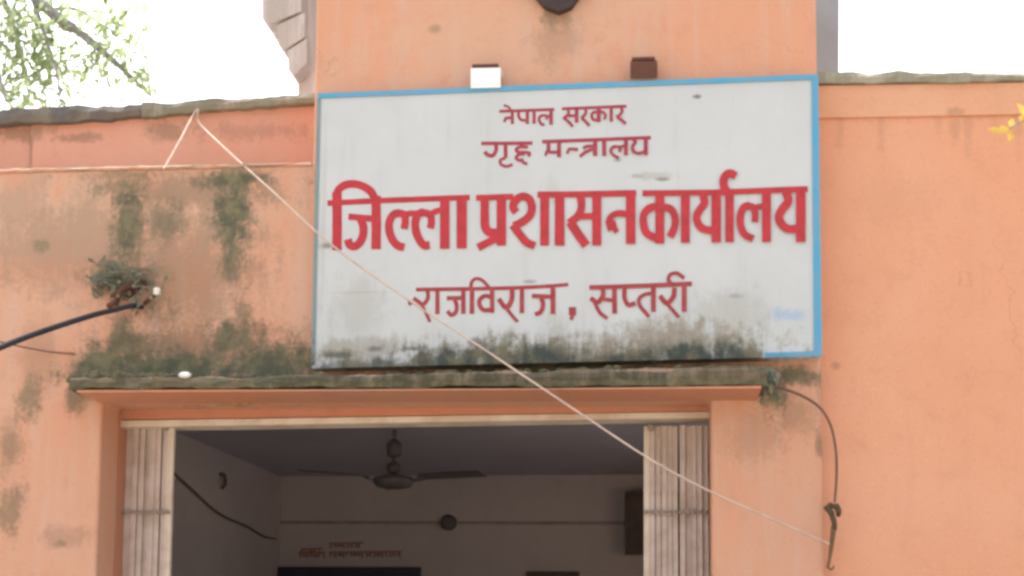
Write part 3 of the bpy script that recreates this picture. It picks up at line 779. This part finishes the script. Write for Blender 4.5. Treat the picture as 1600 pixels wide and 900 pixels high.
bm = bmesh.new(); rnd = random.Random(11)
for i in range(110):
    px, py = rnd.gauss(172, 21), rnd.gauss(440, 15)
    if rnd.random() < .25: px, py = rnd.gauss(222, 16), rnd.gauss(452, 12)
    p = at(px, py, rnd.uniform(-.10, -.012))
    leaf(bm, p, Vector((rnd.uniform(-1, 1), rnd.uniform(-.5, .2), rnd.uniform(-.9, .5))), Vector((rnd.uniform(-.5, .5), -1, rnd.uniform(-.2, .6))), rnd.uniform(.02, .045), .009)
for i in range(9):
    a_ = at(rnd.uniform(150, 215), rnd.uniform(425, 470), -.01); b_ = at(rnd.uniform(145, 240), rnd.uniform(420, 480), -.02)
    tube(bm, [a_, (a_ + b_) / 2 + Vector((0, -.09, rnd.uniform(-.03, .04))), b_], .0035, seg=5)
tag(obj('creeper', bm, M_cleaf, None, (bp1.x - .08, 0, bp1.z)), 'dusty green creeper tangled round the rusty bracket on the left wall', 'plant')
bm = bmesh.new()
tube(bm, [at(222, 480, -.02), at(205, 478, -.08), at(180, 484, -.14), at(140, 494, -.22), at(60, 520, -.40), at(0, 543, -.55), at(-80, 578, -.8), at(-260, 660, -1.5)], .0105, .0135, seg=10)
tag(obj('service_cable', bm, M_cable, None, at(222, 480, -.02)), 'thick black service cable slanting down left from the wall bracket', 'cable')
bm = bmesh.new()
tube(bm, [at(-60, 520, -.2), at(0, 534, -.1), at(40, 543, -.05), at(80, 550, -.02), at(116, 553, -.006)], .0035, seg=6)
tag(obj('thin_wire', bm, M_brownwire, None, at(116, 553, -.01)), 'thin reddish wire ending at the left end of the canopy slab', 'wire')

hc = at(1300, 800, -.03)
hcab = thing('hanging_cable', 'loose brown cable curving from the canopy end and hanging down the right wall', 'cable', at(1212, 606, -.05))
bm = bmesh.new()
tube(bm, [at(1206, 603, -.10), at(1225, 608, -.07), at(1252, 618, -.05), at(1280, 636, -.045), at(1298, 665, -.045), at(1306, 705, -.04), at(1307, 745, -.035), at(1304, 785, -.03)], .0062, .0052, seg=8)
obj('cord', bm, M_wire, hcab)
bm = bmesh.new()
for (a_, b_, r_) in (((1292, 792), (1300, 812), .012), ((1306, 790), (1310, 806), .011), ((1296, 790), (1309, 793), .011), ((1298, 800), (1304, 828), .013)):
    tube(bm, [at(*a_, -.03), at((a_[0] + b_[0]) / 2 + 2, (a_[1] + b_[1]) / 2, -.045), at(*b_, -.03)], r_, r_ * .7, seg=8, wob=.4)
obj('connector', bm, simple('dark_tape', (0.085, 0.058, 0.028), .7), hcab)
bm = bmesh.new()
tube(bm, [at(1303, 822, -.03), at(1300, 845, -.03), at(1297, 868, -.025), at(1293, 888, -.025)], .011, .006, seg=8, wob=.3)
tube(bm, [at(1293, 886, -.025), at(1299, 890, -.03), at(1303, 884, -.03)], .006, .004, seg=6)
obj('frayed_end', bm, simple('frayed_brown', (0.19, 0.11, 0.06), .9), hcab)

bm = bmesh.new()
tube(bm, [at(256, 264, -.02), at(280, 222, .12), at(303, 178, .29), at(310, 172, .295), at(310, 190, .285), at(345, 226, .10), at(420, 294, -.08), at(520, 384, -.15), at(640, 470, -.20), at(740, 535, -.27), at(830, 595, -.33), at(920, 655, -.36), at(1020, 720, -.35), at(1110, 768, -.28), at(1215, 815, -.16), at(1296, 850, -.04)], .0045, .0038, seg=8, k=6)
tag(obj('rope', bm, M_rope, None, at(308, 175, .29)), 'pale thin rope running from the left parapet down across the signboard', 'rope')

# yellow leaves reaching in at the right edge
tw = thing('leafy_twig', 'twig with yellow leaves in front of the right wall near its coping', 'plant', at(1690, 115, .02))
bm = bmesh.new()
tube(bm, [at(1690, 110, .12), at(1670, 140, -.05), at(1640, 165, -.12), at(1605, 185, -.14), at(1575, 203, -.13)], .006, .002, seg=6)
obj('stem', bm, M_bark, tw)
bm = bmesh.new()
for (px, py, dx, dz, ln, w) in ((1582, 203, -1, -.12, .085, .022), (1580, 207, -.25, -1, .04, .016), (1578, 198, .3, .8, .035, .014), (1562, 204, -1, .12, .05, .011), (1603, 184, -.5, .9, .07, .018), (1598, 178, -.2, -1, .045, .016), (1625, 172, -.3, -1, .08, .024), (1640, 165, .5, .8, .08, .024), (1655, 152, -.5, -1, .09, .024), (1665, 145, .8, .4, .09, .024)):
    leaf(bm, at(px, py, -.13), Vector((dx, -.25, dz)), Vector((.1, -1, .35)), ln, w)
obj('leaf', bm, M_yleaf, tw)['kind'] = 'stuff'

# ------------------------------------------------------------------ tree behind the parapet
TY = 5.2
tb = at(-330, 300, TY)
tree = thing('leafy_tree', 'pale green leafy tree behind the left parapet, against white sky', 'tree', (tb.x, TY + .6, 0))
rnd = random.Random(21)
T0 = Vector((tb.x, TY + .6, 0))
fork = Vector((tb.x + .1, TY + .5, 3.6))
bm = bmesh.new()
tube(bm, [T0, T0 + Vector((.06, -.05, 1.8)), fork], .19, .13, seg=12, wob=.15)
limbs = []
def limb(pts, r0, r1, vis=True):
    tube(bm, pts, r0, r1, seg=7, wob=.15)
    limbs.append(smooth_path(pts, 6))
def A(px, py, d=0): return at(px, py, TY + d)
limb([fork, A(-150, -190, .3), A(0, -60, .2), A(75, 15), A(130, 55), A(185, 102), A(236, 150)], .085, .012)
limb([A(75, 15), A(120, 15, .1), A(170, 45, .2), A(215, 60, .3)], .018, .006)
limb([A(-30, -85, .2), A(10, 10, .3), A(30, 70, .3), A(45, 150, .3)], .035, .008)
limb([A(50, -5, .1), A(75, 70, -.2), A(90, 120, -.3), A(95, 165, -.3)], .02, .006)
limb([A(-60, -110, .2), A(-40, 20, -.3), A(-10, 90, -.4), A(10, 160, -.4)], .04, .008)
limb([A(130, 55), A(150, 85, -.2), A(140, 120, -.3)], .010, .004)
limb([fork, A(-400, -250), A(-480, -420), A(-560, -600)], .10, .02)
limb([fork, A(-280, -280), A(-200, -480), A(-120, -640)], .09, .02)
limb([A(-150, -190, .3), A(-60, -300, .2), A(60, -420), A(180, -480)], .05, .012)
limb([fork, A(-480, -60), A(-640, -120), A(-800, -80)], .07, .015)
obj('trunk', bm, M_bark, tree)
bm = bmesh.new()
def spray(c, n_, rad, ln):
    for i in range(int(n_ * .75)):
        p = c + Vector((rnd.gauss(0, 1), rnd.gauss(0, 1), rnd.gauss(0, .9))) * rad
        leaf(bm, p, Vector((rnd.uniform(-1, 1), rnd.uniform(-1, 1), rnd.uniform(-1.3, .3))), Vector((rnd.uniform(-.8, .8), rnd.uniform(-.8, .8), 1)), ln * rnd.uniform(.6, 1.2), ln * rnd.uniform(.14, .22))
for (px, py, n_, rad) in ((150, 12, 60, .16), (195, 40, 60, .14), (175, 70, 40, .12), (205, 8, 40, .12), (20, 20, 230, .20), (55, 55, 170, .16), (30, 85, 160, .15), (75, 90, 110, .13), (15, 120, 60, .14), (92, 105, 80, .10), (40, 145, 60, .10), (85, 140, 45, .10), (15, 150, 36, .09), (140, 110, 46, .08), (125, 88, 26, .07), (165, 85, 30, .08), (200, 98, 46, .07), (222, 118, 42, .06), (232, 138, 18, .03), (150, 20, 36, .14), (190, 30, 50, .13), (215, 50, 30, .12), (120, 25, 26, .12), (110, 5, 24, .14), (165, 60, 26, .1), (180, 140, 10, .12), (60, 165, 30, .09), (110, 160, 16, .08), (45, 10, 130, .2), (5, 70, 120, .2)):
    spray(A(px, py, rnd.uniform(-.3, .3)), n_, rad, .115)
for pts in limbs:
    for p in pts:
        d = ray(0, 0)
        rel = p - CAM
        xx = CX + F_PX * rel.dot(rt) / rel.dot(fwd); yy = CY - F_PX * rel.dot(up) / rel.dot(fwd)
        if xx < -190 or yy < -170:
            spray(p, 290, .30, .17)
ol = obj('crown', bm, M_leaf, tree)
